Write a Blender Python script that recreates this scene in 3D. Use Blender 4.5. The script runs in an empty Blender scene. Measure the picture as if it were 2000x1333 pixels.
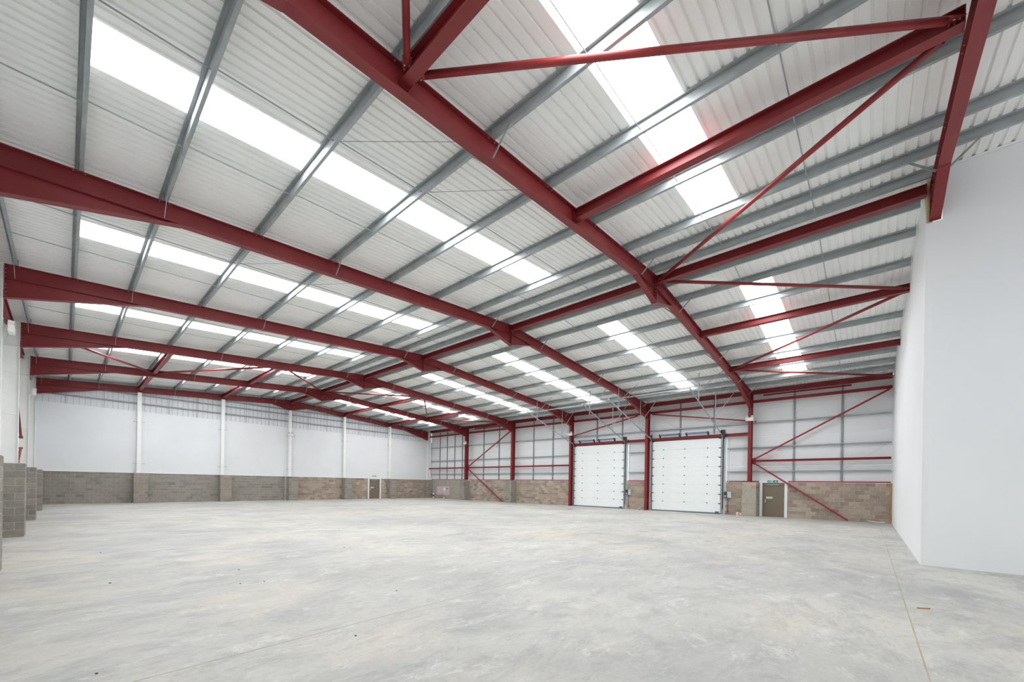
import bpy, math, random
from mathutils import Vector, Matrix

random.seed(7)
SC = bpy.context.scene
COL = SC.collection

# ------------------------------------------------------------------ camera
F_PX, PY = 779.74, 946.63
YAW, ROLL, EYE = math.radians(48.258), math.radians(0.921), 1.847
cd = bpy.data.cameras.new('camera')
cam = bpy.data.objects.new('camera', cd)
COL.objects.link(cam)
cd.sensor_fit = 'HORIZONTAL'
cd.sensor_width = 36.0
cd.lens = 36.0 * F_PX / 2000.0
cd.shift_y = (PY - 666.5) / 2000.0
cd.clip_start = 0.05
cd.clip_end = 300
_F = Vector((math.sin(YAW), math.cos(YAW), 0))
_R = Vector((math.cos(YAW), -math.sin(YAW), 0))
_U = Vector((0, 0, 1))
_R2 = _R * math.cos(ROLL) + _U * math.sin(ROLL)
_U2 = _U * math.cos(ROLL) - _R * math.sin(ROLL)
cam.matrix_world = Matrix(((_R2.x, _U2.x, -_F.x, 0), (_R2.y, _U2.y, -_F.y, 0), (_R2.z, _U2.z, -_F.z, EYE), (0, 0, 0, 1)))
SC.camera = cam

# ------------------------------------------------------------------ light: overcast sky (enters through an unseen end, left open behind the camera to add fill light) and daylight through the rooflights
SKY_STRENGTH = 0.45
ROOFLIGHT_STRENGTH = 5.0
world = bpy.data.worlds.new('overcast_sky')
SC.world = world
world.use_nodes = True
bg = world.node_tree.nodes['Background']
bg.inputs['Color'].default_value = (0.95, 0.975, 1.0, 1)
bg.inputs['Strength'].default_value = SKY_STRENGTH
SC.view_settings.view_transform = 'Standard'
SC.view_settings.look = 'None'
SC.view_settings.exposure = 1.52
SC.view_settings.gamma = 1.0
SC.view_settings.use_curve_mapping = False
SC.cycles.max_bounces = 12
SC.cycles.diffuse_bounces = 8
SC.cycles.glossy_bounces = 4
SC.cycles.sample_clamp_indirect = 10

# ------------------------------------------------------------------ building dimensions (metres, camera at x = y = 0)
BAY = 7.066
def FY(k): return -1.155 + BAY * k          # frame planes
XL, XR, XA = -1.33, 30.22, 14.26            # inner column flanges, apex
ZA = 9.513                                  # rafter top at the apex
ML, MR = 0.0700, 0.0800                     # roof slopes
YB = 41.30                                  # gable block face
XW = 30.66                                  # door wall block face
XLW = -1.77                                 # left wall block face
YREAR = FY(-1)
def ZR(x): return ZA - (ML * (XA - x) if x < XA else MR * (x - XA))   # rafter top
SHEET = 0.235                               # roof sheet above rafter top
PURL_L = [-1.10, 0.14, 1.55, 3.60, 5.75, 7.74, 9.82, 11.86, 12.90, 13.94]
PURL_R = [15.15, 16.50, 18.25, 20.28, 22.40, 24.55, 26.53, 28.04, 29.26]
NODE = {'s1': 3.71, 's2': 8.94, 'ridge': XA, 'r1': 19.54, 'r2': 24.85}

# ------------------------------------------------------------------ materials
def srgb(r, g, b):
    def f(c):
        c /= 255.0
        return c / 12.92 if c <= 0.04045 else ((c + 0.055) / 1.055) ** 2.4
    return (f(r), f(g), f(b), 1)

def base_mat(name, rough=0.5, metal=0.0, spec=0.5):
    m = bpy.data.materials.new(name)
    m.use_nodes = True
    nt = m.node_tree
    b = nt.nodes['Principled BSDF']
    b.inputs['Roughness'].default_value = rough
    b.inputs['Metallic'].default_value = metal
    b.inputs['Specular IOR Level'].default_value = spec
    return m, nt, b

def noise_mat(name, c1, c2, scale=3.0, rough=0.5, metal=0.0, spec=0.5, stretch=(1, 1, 1), detail=4, bump=0.0, bscale=60):
    m, nt, b = base_mat(name, rough, metal, spec)
    tc = nt.nodes.new('ShaderNodeTexCoord')
    mp = nt.nodes.new('ShaderNodeMapping')
    mp.inputs['Scale'].default_value = stretch
    nz = nt.nodes.new('ShaderNodeTexNoise')
    nz.inputs['Scale'].default_value = scale
    nz.inputs['Detail'].default_value = detail
    cr = nt.nodes.new('ShaderNodeValToRGB')
    cr.color_ramp.elements[0].position = 0.3
    cr.color_ramp.elements[1].position = 0.7
    cr.color_ramp.elements[0].color = c1
    cr.color_ramp.elements[1].color = c2
    nt.links.new(tc.outputs['Object'], mp.inputs['Vector'])
    nt.links.new(mp.outputs['Vector'], nz.inputs['Vector'])
    nt.links.new(nz.outputs['Fac'], cr.inputs['Fac'])
    nt.links.new(cr.outputs['Color'], b.inputs['Base Color'])
    if bump:
        n2 = nt.nodes.new('ShaderNodeTexNoise')
        n2.inputs['Scale'].default_value = bscale
        bp = nt.nodes.new('ShaderNodeBump')
        bp.inputs['Strength'].default_value = bump
        bp.inputs['Distance'].default_value = 0.01
        nt.links.new(tc.outputs['Object'], n2.inputs['Vector'])
        nt.links.new(n2.outputs['Fac'], bp.inputs['Height'])
        nt.links.new(bp.outputs['Normal'], b.inputs['Normal'])
    return m

def plain(name, c, rough=0.5, metal=0.0, spec=0.5, var=0.06):
    lo = tuple(max(0, v * (1 - var)) for v in c[:3]) + (1,)
    hi = tuple(min(1, v * (1 + var)) for v in c[:3]) + (1,)
    return noise_mat(name, lo, hi, 2.0, rough, metal, spec)

def block_mat(name, ramp, island=False):
    m, nt, b = base_mat(name, 0.9, 0, 0.2)
    tc = nt.nodes.new('ShaderNodeTexCoord')
    if island:
        src = nt.nodes.new('ShaderNodeNewGeometry').outputs['Random Per Island']
    else:
        src = nt.nodes.new('ShaderNodeObjectInfo').outputs['Random']
    cr = nt.nodes.new('ShaderNodeValToRGB')
    e = cr.color_ramp.elements
    e[0].position = 0.0; e[0].color = ramp[0]
    e[1].position = 1.0; e[1].color = ramp[-1]
    for i, c in enumerate(ramp[1:-1]):
        n = e.new((i + 1) / (len(ramp) - 1)); n.color = c
    nt.links.new(src, cr.inputs['Fac'])
    geo = nt.nodes.new('ShaderNodeNewGeometry')
    nz = nt.nodes.new('ShaderNodeTexNoise')
    nz.inputs['Scale'].default_value = 9
    nz.inputs['Detail'].default_value = 8
    nz.inputs['Roughness'].default_value = 0.75
    nt.links.new(geo.outputs['Position'], nz.inputs['Vector'])
    mr = nt.nodes.new('ShaderNodeMapRange')
    mr.inputs['From Min'].default_value = 0.3
    mr.inputs['From Max'].default_value = 0.7
    mr.inputs['To Min'].default_value = 0.80
    mr.inputs['To Max'].default_value = 1.18
    nt.links.new(nz.outputs['Fac'], mr.inputs['Value'])
    mx = nt.nodes.new('ShaderNodeVectorMath')
    mx.operation = 'SCALE'
    nt.links.new(cr.outputs['Color'], mx.inputs[0])
    nt.links.new(mr.outputs['Result'], mx.inputs['Scale'])
    nt.links.new(mx.outputs['Vector'], b.inputs['Base Color'])
    n2 = nt.nodes.new('ShaderNodeTexNoise')
    n2.inputs['Scale'].default_value = 140
    bp = nt.nodes.new('ShaderNodeBump')
    bp.inputs['Strength'].default_value = 0.35
    bp.inputs['Distance'].default_value = 0.01
    nt.links.new(geo.outputs['Position'], n2.inputs['Vector'])
    nt.links.new(n2.outputs['Fac'], bp.inputs['Height'])
    nt.links.new(bp.outputs['Normal'], b.inputs['Normal'])
    return m

M = {}
M['red'] = noise_mat('oxide_red_paint', srgb(122, 37, 41), srgb(134, 45, 48), 1.2, 0.45, 0, 0.4)
M['redtube'] = noise_mat('oxide_red_tube_paint', srgb(126, 38, 40), srgb(150, 52, 50), 2.5, 0.38, 0, 0.45)
M['redrail'] = noise_mat('bright_red_paint', srgb(138, 36, 42), srgb(150, 42, 47), 1.5, 0.45, 0, 0.4)
M['galv'] = noise_mat('galvanised_steel', srgb(148, 155, 157), srgb(172, 178, 180), 7, 0.5, 0.12, 0.5, (1, 0.35, 1))
M['galvdark'] = noise_mat('galvanised_steel_dull', srgb(140, 147, 150), srgb(164, 170, 173), 7, 0.5, 0.3)
M['sheet'] = noise_mat('white_liner_sheet', srgb(240, 241, 240), srgb(246, 247, 245), 0.8, 0.42, 0, 0.4)
M['liner'] = noise_mat('white_wall_liner', srgb(224, 227, 229), srgb(230, 233, 235), 0.5, 0.4, 0, 0.4)
M['ribbed'] = noise_mat('white_ribbed_cladding', srgb(216, 219, 223), srgb(222, 225, 229), 0.6, 0.45, 0, 0.4)
M['whitepaint'] = plain('white_painted_steel', srgb(240, 241, 239), 0.45, 0, 0.4, 0.03)
M['partition'] = noise_mat('white_partition_board', srgb(234, 237, 239), srgb(239, 241, 243), 0.4, 0.6, 0, 0.3)
M['door_leaf'] = plain('sectional_door_white', srgb(238, 243, 243), 0.4, 0, 0.4, 0.02)
M['mortar'] = noise_mat('mortar', srgb(176, 170, 160), srgb(200, 193, 182), 5, 0.95, 0, 0.1)
GREY = [srgb(130, 126, 120), srgb(147, 143, 135), srgb(156, 151, 143), srgb(140, 137, 130), srgb(159, 151, 142), srgb(152, 149, 143)]
BROWN = [srgb(143, 129, 116), srgb(163, 148, 134), srgb(179, 164, 149), srgb(153, 140, 128), srgb(168, 150, 135), srgb(183, 172, 158), srgb(137, 127, 117)]
M['block_grey'] = block_mat('grey_concrete_block', GREY)
M['block_grey_island'] = block_mat('grey_concrete_block_joined', GREY, True)
M['block_brown'] = block_mat('brown_concrete_block', BROWN)
M['block_brown_island'] = block_mat('brown_concrete_block_joined', BROWN, True)
PALE = [srgb(162, 157, 145), srgb(173, 167, 154), srgb(164, 160, 151), srgb(177, 168, 154)]
M['block_pale'] = block_mat('pale_concrete_block', PALE)
M['block_pale_island'] = block_mat('pale_concrete_block_joined', PALE, True)
M['block_mid'] = block_mat('warm_grey_concrete_block', [srgb(150, 138, 124), srgb(158, 146, 132), srgb(146, 136, 124)])
M['brown_door'] = plain('brown_door_paint', srgb(124, 111, 95), 0.5, 0, 0.4, 0.04)
M['frame_white'] = plain('white_door_frame_paint', srgb(232, 234, 236), 0.4, 0, 0.4, 0.02)
M['black'] = plain('black_rubber', srgb(26, 26, 28), 0.6, 0, 0.4)
M['dark'] = plain('dark_grey_plastic', srgb(52, 54, 58), 0.5)
M['steelblue'] = noise_mat('blued_spring_steel', srgb(128, 138, 168), srgb(150, 160, 186), 30, 0.4, 0.35)
M['orange'] = plain('orange_label', srgb(236, 92, 26), 0.5)
M['signalred'] = plain('signal_red_plastic', srgb(205, 36, 38), 0.4)
M['yellow'] = plain('yellow_plastic', srgb(226, 196, 40), 0.45)
M['offwhite'] = plain('white_plastic', srgb(235, 235, 230), 0.4)
M['boxgrey'] = plain('pale_grey_enclosure', srgb(186, 194, 198), 0.4)
M['pink'] = plain('pink_painted_ply', srgb(208, 182, 191), 0.7, 0, 0.2, 0.05)
M['copper'] = plain('copper_pipe', srgb(150, 96, 70), 0.35, 0.8)
M['timber'] = noise_mat('bare_timber', srgb(172, 118, 62), srgb(196, 142, 84), 6, 0.7, 0, 0.3, (4, 4, 0.4))
M['wool'] = noise_mat('yellow_mineral_wool', srgb(196, 184, 132), srgb(216, 206, 160), 30, 0.95, 0, 0.1, bump=0.8, bscale=120)
M['green'] = plain('exit_sign_green', srgb(30, 128, 88), 0.4)
M['signwhite'] = plain('sign_white', srgb(236, 242, 238), 0.4)
M['bolt'] = plain('zinc_bolt', srgb(170, 165, 165), 0.35, 0.6)
M['greytext'] = plain('sign_print_grey', srgb(90, 104, 108), 0.5)
M['lens'] = plain('lamp_lens', srgb(200, 206, 210), 0.15, 0.2)

def rooflight_mat():
    m = bpy.data.materials.new('translucent_rooflight')
    m.use_nodes = True
    nt = m.node_tree
    nt.nodes.remove(nt.nodes['Principled BSDF'])
    out = nt.nodes['Material Output']
    e = nt.nodes.new('ShaderNodeEmission')
    e.inputs['Color'].default_value = (0.97, 0.985, 1.0, 1)
    e.inputs['Strength'].default_value = ROOFLIGHT_STRENGTH
    nt.links.new(e.outputs['Emission'], out.inputs['Surface'])
    return m
M['rooflight'] = rooflight_mat()

def floor_mat():
    m, nt, b = base_mat('power_floated_concrete', 0.5, 0, 0.35)
    N, L = nt.nodes.new, nt.links.new
    geo = N('ShaderNodeNewGeometry')
    def nz(scale, detail, rough, stretch=(1, 1, 1), rot=0.0, dist=0.0):
        mp = N('ShaderNodeMapping')
        mp.inputs['Scale'].default_value = stretch
        mp.inputs['Rotation'].default_value = (0, 0, rot)
        t = N('ShaderNodeTexNoise')
        t.inputs['Scale'].default_value = scale
        t.inputs['Detail'].default_value = detail
        t.inputs['Roughness'].default_value = rough
        t.inputs['Distortion'].default_value = dist
        L(geo.outputs['Position'], mp.inputs['Vector'])
        L(mp.outputs['Vector'], t.inputs['Vector'])
        return t.outputs['Fac']
    def ramp(fac, a, bb, ca, cb):
        r = N('ShaderNodeValToRGB')
        r.color_ramp.elements[0].position = a
        r.color_ramp.elements[1].position = bb
        r.color_ramp.elements[0].color = ca
        r.color_ramp.elements[1].color = cb
        L(fac, r.inputs['Fac'])
        return r.outputs['Color']
    def mix(fac, a, bb):
        x = N('ShaderNodeMix')
        x.data_type = 'RGBA'
        L(fac, x.inputs['Factor'])
        for s, v in (('A', a), ('B', bb)):
            if isinstance(v, tuple):
                [i for i in x.inputs if i.name == s and i.type == 'RGBA'][0].default_value = v
            else:
                L(v, [i for i in x.inputs if i.name == s and i.type == 'RGBA'][0])
        return [o for o in x.outputs if o.type == 'RGBA'][0]
    W, K = (1, 1, 1, 1), (0, 0, 0, 1)
    G = lambda v: (v, v, v, 1)
    basec = ramp(nz(0.22, 6, 0.62, dist=0.5), 0.36, 0.64, srgb(182, 182, 179), srgb(208, 206, 199))
    cream = ramp(nz(0.2, 6, 0.66, (1, 1.4, 1), 0.4, 0.6), 0.52, 0.68, K, G(0.8))
    c = mix(cream, basec, srgb(216, 209, 190))
    dark = ramp(nz(0.5, 10, 0.74, (1, 1.5, 1), 0.2, 0.7), 0.5, 0.66, K, G(0.7))
    c = mix(dark, c, srgb(158, 161, 163))
    mott = ramp(nz(1.7, 12, 0.8, (0.8, 1.5, 1), 0.1, 0.5), 0.5, 0.66, K, G(0.56))
    c = mix(mott, c, srgb(154, 155, 154))
    pale = ramp(nz(1.1, 13, 0.85, (0.9, 1.5, 1), -0.2, 0.6), 0.54, 0.62, K, G(0.62))
    c = mix(pale, c, srgb(226, 226, 222))
    trow = ramp(nz(4.5, 8, 0.8, (0.45, 1.6, 1), 0.25, 0.4), 0.55, 0.68, K, G(0.4))
    c = mix(trow, c, srgb(160, 160, 157))
    fine = ramp(nz(14, 6, 0.8), 0.3, 0.75, srgb(225, 225, 225), W)
    mm = N('ShaderNodeMix')
    mm.data_type = 'RGBA'
    mm.blend_type = 'MULTIPLY'
    mm.inputs['Factor'].default_value = 0.7
    rg = [i for i in mm.inputs if i.type == 'RGBA']
    L(c, rg[0])
    L(fine, rg[1])
    L([o for o in mm.outputs if o.type == 'RGBA'][0], b.inputs['Base Color'])
    rr = N('ShaderNodeMapRange')
    rr.inputs['To Min'].default_value = 0.42
    rr.inputs['To Max'].default_value = 0.7
    L(nz(0.7, 6, 0.7), rr.inputs['Value'])
    L(rr.outputs['Result'], b.inputs['Roughness'])
    return m
M['floor'] = floor_mat()
M['sawcut'] = noise_mat('joint_filler', srgb(168, 154, 124), srgb(192, 180, 150), 3, 0.9)

# ------------------------------------------------------------------ mesh helpers
class MB:
    def __init__(self):
        self.v, self.f = [], []
    def add(self, verts, faces):
        o = len(self.v)
        self.v += [tuple(p) for p in verts]
        self.f += [tuple(o + i for i in fc) for fc in faces]
        return self
    def box(self, x0, y0, z0, x1, y1, z1):
        x0, x1 = min(x0, x1), max(x0, x1); y0, y1 = min(y0, y1), max(y0, y1); z0, z1 = min(z0, z1), max(z0, z1)
        return self.add([(x0, y0, z0), (x1, y0, z0), (x1, y1, z0), (x0, y1, z0), (x0, y0, z1), (x1, y0, z1), (x1, y1, z1), (x0, y1, z1)],
                        [(0, 3, 2, 1), (4, 5, 6, 7), (0, 1, 5, 4), (1, 2, 6, 5), (2, 3, 7, 6), (3, 0, 4, 7)])
    def sweep(self, p0, p1, prof, up=(0, 0, 1), shear=True):
        """extrude a 2-D profile (side, up) from p0 to p1"""
        p0, p1 = Vector(p0), Vector(p1)
        d = (p1 - p0).normalized()
        s = d.cross(Vector(up)).normalized()
        u = s.cross(d)
        n = len(prof)
        vs = [p0 + s * a + u * b for a, b in prof] + [p1 + s * a + u * b for a, b in prof]
        fs = [(i, (i + 1) % n, n + (i + 1) % n, n + i) for i in range(n)]
        fs += [tuple(reversed(range(n))), tuple(range(n, 2 * n))]
        return self.add(vs, fs)
    def bar(self, p0, p1, w, h, up=(0, 0, 1)):
        w, h = w / 2, h / 2
        return self.sweep(p0, p1, [(-w, -h), (w, -h), (w, h), (-w, h)], up)
    def tube(self, p0, p1, r, n=10, up=(0, 0, 1)):
        if abs((Vector(p1) - Vector(p0)).normalized().dot(Vector(up))) > 0.99:
            up = (1, 0, 0)
        return self.sweep(p0, p1, [(r * math.cos(2 * math.pi * i / n), r * math.sin(2 * math.pi * i / n)) for i in range(n)], up)
    def xz(self, poly, y0, y1):
        """polygon of (x, z) extruded along y"""
        n = len(poly)
        vs = [(x, y0, z) for x, z in poly] + [(x, y1, z) for x, z in poly]
        fs = [(i, (i + 1) % n, n + (i + 1) % n, n + i) for i in range(n)]
        fs += [tuple(reversed(range(n))), tuple(range(n, 2 * n))]
        return self.add(vs, fs)
    def path(self, pts, r, n=8):
        pts = [Vector(p) for p in pts]
        for a, b in zip(pts[:-1], pts[1:]):
            self.tube(a, b, r, n)
        return self
    def dome(self, c, r, n=10, axis=2, squash=1.0):
        vs, fs = [], []
        rings = 4
        for j in range(rings + 1):
            th = math.pi * j / (2 * rings)
            for i in range(n):
                a = 2 * math.pi * i / n
                vs.append((c[0] + r * math.cos(th) * math.cos(a), c[1] + r * math.cos(th) * math.sin(a), c[2] + squash * r * math.sin(th)))
        for j in range(rings):
            for i in range(n):
                fs.append((j * n + i, j * n + (i + 1) % n, (j + 1) * n + (i + 1) % n, (j + 1) * n + i))
        fs.append(tuple(reversed(range(n))))
        return self.add(vs, fs)
    def mesh(self, name, mat):
        me = bpy.data.meshes.new(name)
        me.from_pydata(self.v, [], self.f)
        me.materials.append(M[mat] if isinstance(mat, str) else mat)
        me.validate()
        return me
    def obj(self, name, mat, parent=None, smooth=False):
        """link as one object; origin moved to the mesh's base centre"""
        me = self.mesh(name, mat)
        xs = [p[0] for p in self.v]; ys = [p[1] for p in self.v]; zs = [p[2] for p in self.v]
        c = Vector(((min(xs) + max(xs)) / 2, (min(ys) + max(ys)) / 2, min(zs)))
        me.transform(Matrix.Translation(-c))
        if smooth:
            for p in me.polygons: p.use_smooth = len(p.vertices) == 4
        o = bpy.data.objects.new(name, me)
        COL.objects.link(o)
        w = WORLDLOC.get(parent.name, Vector()) if parent else Vector()
        o.location = c - w
        WORLDLOC[o.name] = c
        if parent: o.parent = parent
        return o

WORLDLOC = {}

def tag(o, label=None, cat=None, group=None, kind=None):
    if label: o['label'] = label
    if cat: o['category'] = cat
    if group: o['group'] = group
    if kind: o['kind'] = kind
    return o

def empty(name, loc):
    o = bpy.data.objects.new(name, None)
    COL.objects.link(o)
    o.location = loc
    o.empty_display_size = 0.2
    WORLDLOC[o.name] = Vector(loc)
    return o

def thing(name, loc, label, cat, group=None):
    return tag(empty(name, loc), label, cat, group)

def struct(name, loc=(0, 0, 0), label=None):
    return tag(empty(name, loc), label, None, None, 'structure')

def inst(name, me, loc, parent):
    o = bpy.data.objects.new(name, me)
    COL.objects.link(o)
    o.parent = parent
    o.location = Vector(loc) - WORLDLOC[parent.name]
    return o

def I(h, b, tw=0.012, tf=0.018, top=0.0):
    """I profile in (side, up) with its top at up = top"""
    H, B, T = b / 2, top, tw / 2
    return [(-H, B - h), (H, B - h), (H, B - h + tf), (T, B - h + tf), (T, B - tf), (H, B - tf), (H, B), (-H, B), (-H, B - tf), (-T, B - tf), (-T, B - h + tf), (-H, B - h + tf)]

# ================================================================== FLOOR
X0F, X1F, Y0F, Y1F = XLW - 0.6, 31.6, YREAR, 41.9
floor = struct('floor', (14.5, 17, 0))
joints = [Y0F, -0.47, 4.95, 11.2, 17.3, 23.4, 29.5, 35.6, Y1F]
for a, b in zip(joints[:-1], joints[1:]):
    MB().box(X0F, a + 0.007, -0.15, X1F, b - 0.007, 0).obj('floor_slab', 'floor', floor)
for y in joints[1:-1]:
    MB().box(X0F, y - 0.0065, -0.12, X1F, y + 0.0065, -0.002).obj('saw_cut_joint', 'sawcut', floor)

# ================================================================== ROOF
ceiling = struct('ceiling', (XA, 17, 8))
SKY_Y = [(2.63, 3.80), (8.72, 9.86), (15.80, 17.0), (22.95, 24.1), (29.95, 31.1), (36.9, 38.0)]
SKY_XL = (0.20, 11.90)
SKY_XR = (16.60, 28.02)
PITCH = 0.2
def rib_section(y0, y1):
    """(y, dz) across a ribbed sheet: flat pans with narrow ribs standing up"""
    n = max(1, round((y1 - y0) / PITCH))
    p = (y1 - y0) / n
    pts = []
    for i in range(n):
        a = y0 + i * p
        pts += [(a, 0.0), (a + p * 0.66, 0.0), (a + p * 0.73, 0.038), (a + p * 0.93, 0.038)]
    pts.append((y1, 0.0))
    return pts
def zsheet(x): return ZR(x) + SHEET
def sheet(y0, y1, x0, x1):
    sec = rib_section(y0, y1)
    mb = MB()
    n = len(sec)
    vs = [(x0, y, zsheet(x0) + d) for y, d in sec] + [(x1, y, zsheet(x1) + d) for y, d in sec]
    T = 0.05
    fs = [(i, i + 1, n + i + 1, n + i) for i in range(n - 1)]
    mb.add(vs, fs)
    # outer skin, so that the sheet has thickness
    o = len(mb.v)
    mb.v += [(x0, y0, zsheet(x0) + T), (x0, y1, zsheet(x0) + T), (x1, y1, zsheet(x1) + T), (x1, y0, zsheet(x1) + T)]
    mb.f.append((o, o + 1, o + 2, o + 3))
    mb.obj('roof_sheet', 'sheet', ceiling)
XE_L, XE_R = XLW - 0.45, XW + 0.65
nwin = 0
def rooflight(y0, y1, x0, x1):
    global nwin
    nwin += 1
    w = struct('window_%d' % nwin, ((x0 + x1) / 2, (y0 + y1) / 2, zsheet((x0 + x1) / 2)))
    e = 0.055
    mb = MB()
    mb.add([(x0, y0 + e, zsheet(x0) + 0.012), (x1, y0 + e, zsheet(x1) + 0.012), (x1, y1 - e, zsheet(x1) + 0.012), (x0, y1 - e, zsheet(x0) + 0.012),
            (x0, y0 + e, zsheet(x0) + 0.016), (x1, y0 + e, zsheet(x1) + 0.016), (x1, y1 - e, zsheet(x1) + 0.016), (x0, y1 - e, zsheet(x0) + 0.016)],
           [(0, 1, 2, 3), (7, 6, 5, 4), (0, 4, 5, 1), (1, 5, 6, 2), (2, 6, 7, 3), (3, 7, 4, 0)])
    mb.obj('rooflight_pane', 'rooflight', w)
    for ya, yb in ((y0 - 0.002, y0 + e), (y1 - e, y1 + 0.002)):
        m2 = MB()
        m2.add([(x0, ya, zsheet(x0) - 0.004), (x1, ya, zsheet(x1) - 0.004), (x1, yb, zsheet(x1) - 0.004), (x0, yb, zsheet(x0) - 0.004),
                (x0, ya, zsheet(x0) + 0.03), (x1, ya, zsheet(x1) + 0.03), (x1, yb, zsheet(x1) + 0.03), (x0, yb, zsheet(x0) + 0.03)],
               [(0, 1, 2, 3), (7, 6, 5, 4), (0, 4, 5, 1), (1, 5, 6, 2), (2, 6, 7, 3), (3, 7, 4, 0)])
        m2.obj('edge_flashing', 'sheet', w)
edges = [Y0F] + [v for p in SKY_Y for v in p] + [41.75]
for i, (a, b) in enumerate(zip(edges[:-1], edges[1:])):
    if i % 2 == 1:                                    # a rooflight strip, with sheet above and below it
        sheet(a, b, XE_L, SKY_XL[0]); sheet(a, b, SKY_XL[1], XA)
        sheet(a, b, XA, SKY_XR[0]); sheet(a, b, SKY_XR[1], XE_R)
        rooflight(a, b, *SKY_XL)
        rooflight(a, b, *SKY_XR)
    else:
        n = max(1, round((b - a) / 1.0))
        for j in range(n):
            ya, yb = a + (b - a) * j / n, a + (b - a) * (j + 1) / n
            sheet(ya, yb, XE_L, XA); sheet(ya, yb, XA, XE_R)
# ridge flashing under the apex
MB().xz([(XA - 0.16, zsheet(XA - 0.16) - 0.006), (XA, zsheet(XA) - 0.006), (XA + 0.16, zsheet(XA + 0.16) - 0.006), (XA, zsheet(XA) + 0.004)], Y0F, 41.7).obj('ridge_flashing', 'sheet', ceiling)
# sag rods at the third points of every bay, threaded through the purlins
for k in range(0, 6):
    for t in (1 / 3, 2 / 3):
        y = FY(k) + BAY * t
        for P, lo in ((PURL_L, 0), (PURL_R, 0)):
            mb = MB()
            for a, b in zip(P[:-1], P[1:]):
                mb.tube((a, y, ZR(a) + 0.135), (b, y, ZR(b) + 0.075), 0.012, 6)
                mb.tube((b, y, ZR(b) + 0.075), (b + (0.05 if b > a else -0.05), y, ZR(b) + 0.072), 0.02, 6)
            mb.obj('sag_rod', 'galv', ceiling)
# thin diagonal tie wires at the eaves and ridge of the bays
for k in (0, 1, 2, 3):
    for xa, ta, xb, tb in ((3.6, 1 / 3, 5.75, 0.02), (7.74, 0.02, 5.75, 1 / 3)):
        MB().tube((xa, FY(k) + BAY * (ta if xa < xb else 0.02), ZR(xa) + 0.06), (xb, FY(k) + BAY * (tb if xa < xb else 1 / 3), ZR(xb) + 0.06), 0.004, 5).obj('tie_wire', 'dark', ceiling)

# ================================================================== PURLINS
PZ = [(-0.066, 0.0), (0.0, 0.0), (0.0, 0.211), (0.060, 0.211), (0.060, 0.194), (0.068, 0.194), (0.068, 0.223), (-0.012, 0.223), (-0.012, 0.012), (-0.054, 0.012), (-0.054, 0.028), (-0.066, 0.028)]
ORD = ['lowest', 'second', 'third', 'fourth', 'fifth', 'sixth', 'seventh', 'eighth', 'ninth', 'tenth']
CLEAT = MB().box(-0.018, -0.06, 0.0, -0.008, 0.06, 0.19).box(-0.018, -0.065, 0.0, 0.07, -0.055, 0.19).mesh('cleat', 'galvdark')
def purlin(x, label, group, side):
    z = ZR(x) + 0.005
    y0 = Y0F if side < 0 and x < 13.5 else (FY(0) - 0.1 if side < 0 else FY(0) + 0.2)
    p = thing('roof_purlin', (x, 17, z), label, 'purlin', group)
    mb = MB()
    sgn = -1
    prof = [(a * sgn, b) for a, b in PZ]
    if sgn < 0: prof = list(reversed(prof))
    mb.sweep((x, 41.45, z), (x, y0, z), [(-a, b) for a, b in prof][::-1])
    mb.obj('purlin_rail', 'galv', p)
    for k in range(0 if side < 0 else 1, 7):
        c = inst('cleat', CLEAT, (x - 0.0, FY(k), z), p)
        if side > 0: c.rotation_euler = (0, 0, 0)
for i, x in enumerate(PURL_L):
    lab = 'galvanised steel roof purlin on the left slope, ' + (ORD[i] + ' up from the left eaves' if i < 7 else ['third', 'second', 'first'][i - 7] + ' down from the ridge')
    purlin(x, lab, 'purlins on the left roof slope', -1)
for i, x in enumerate(reversed(PURL_R)):
    lab = 'galvanised steel roof purlin on the door-side slope, ' + (ORD[i] + ' up from the door wall eaves' if i < 6 else ['third', 'second', 'first'][i - 6] + ' down from the ridge')
    purlin(x, lab, 'purlins on the door-side roof slope', 1)

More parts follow.
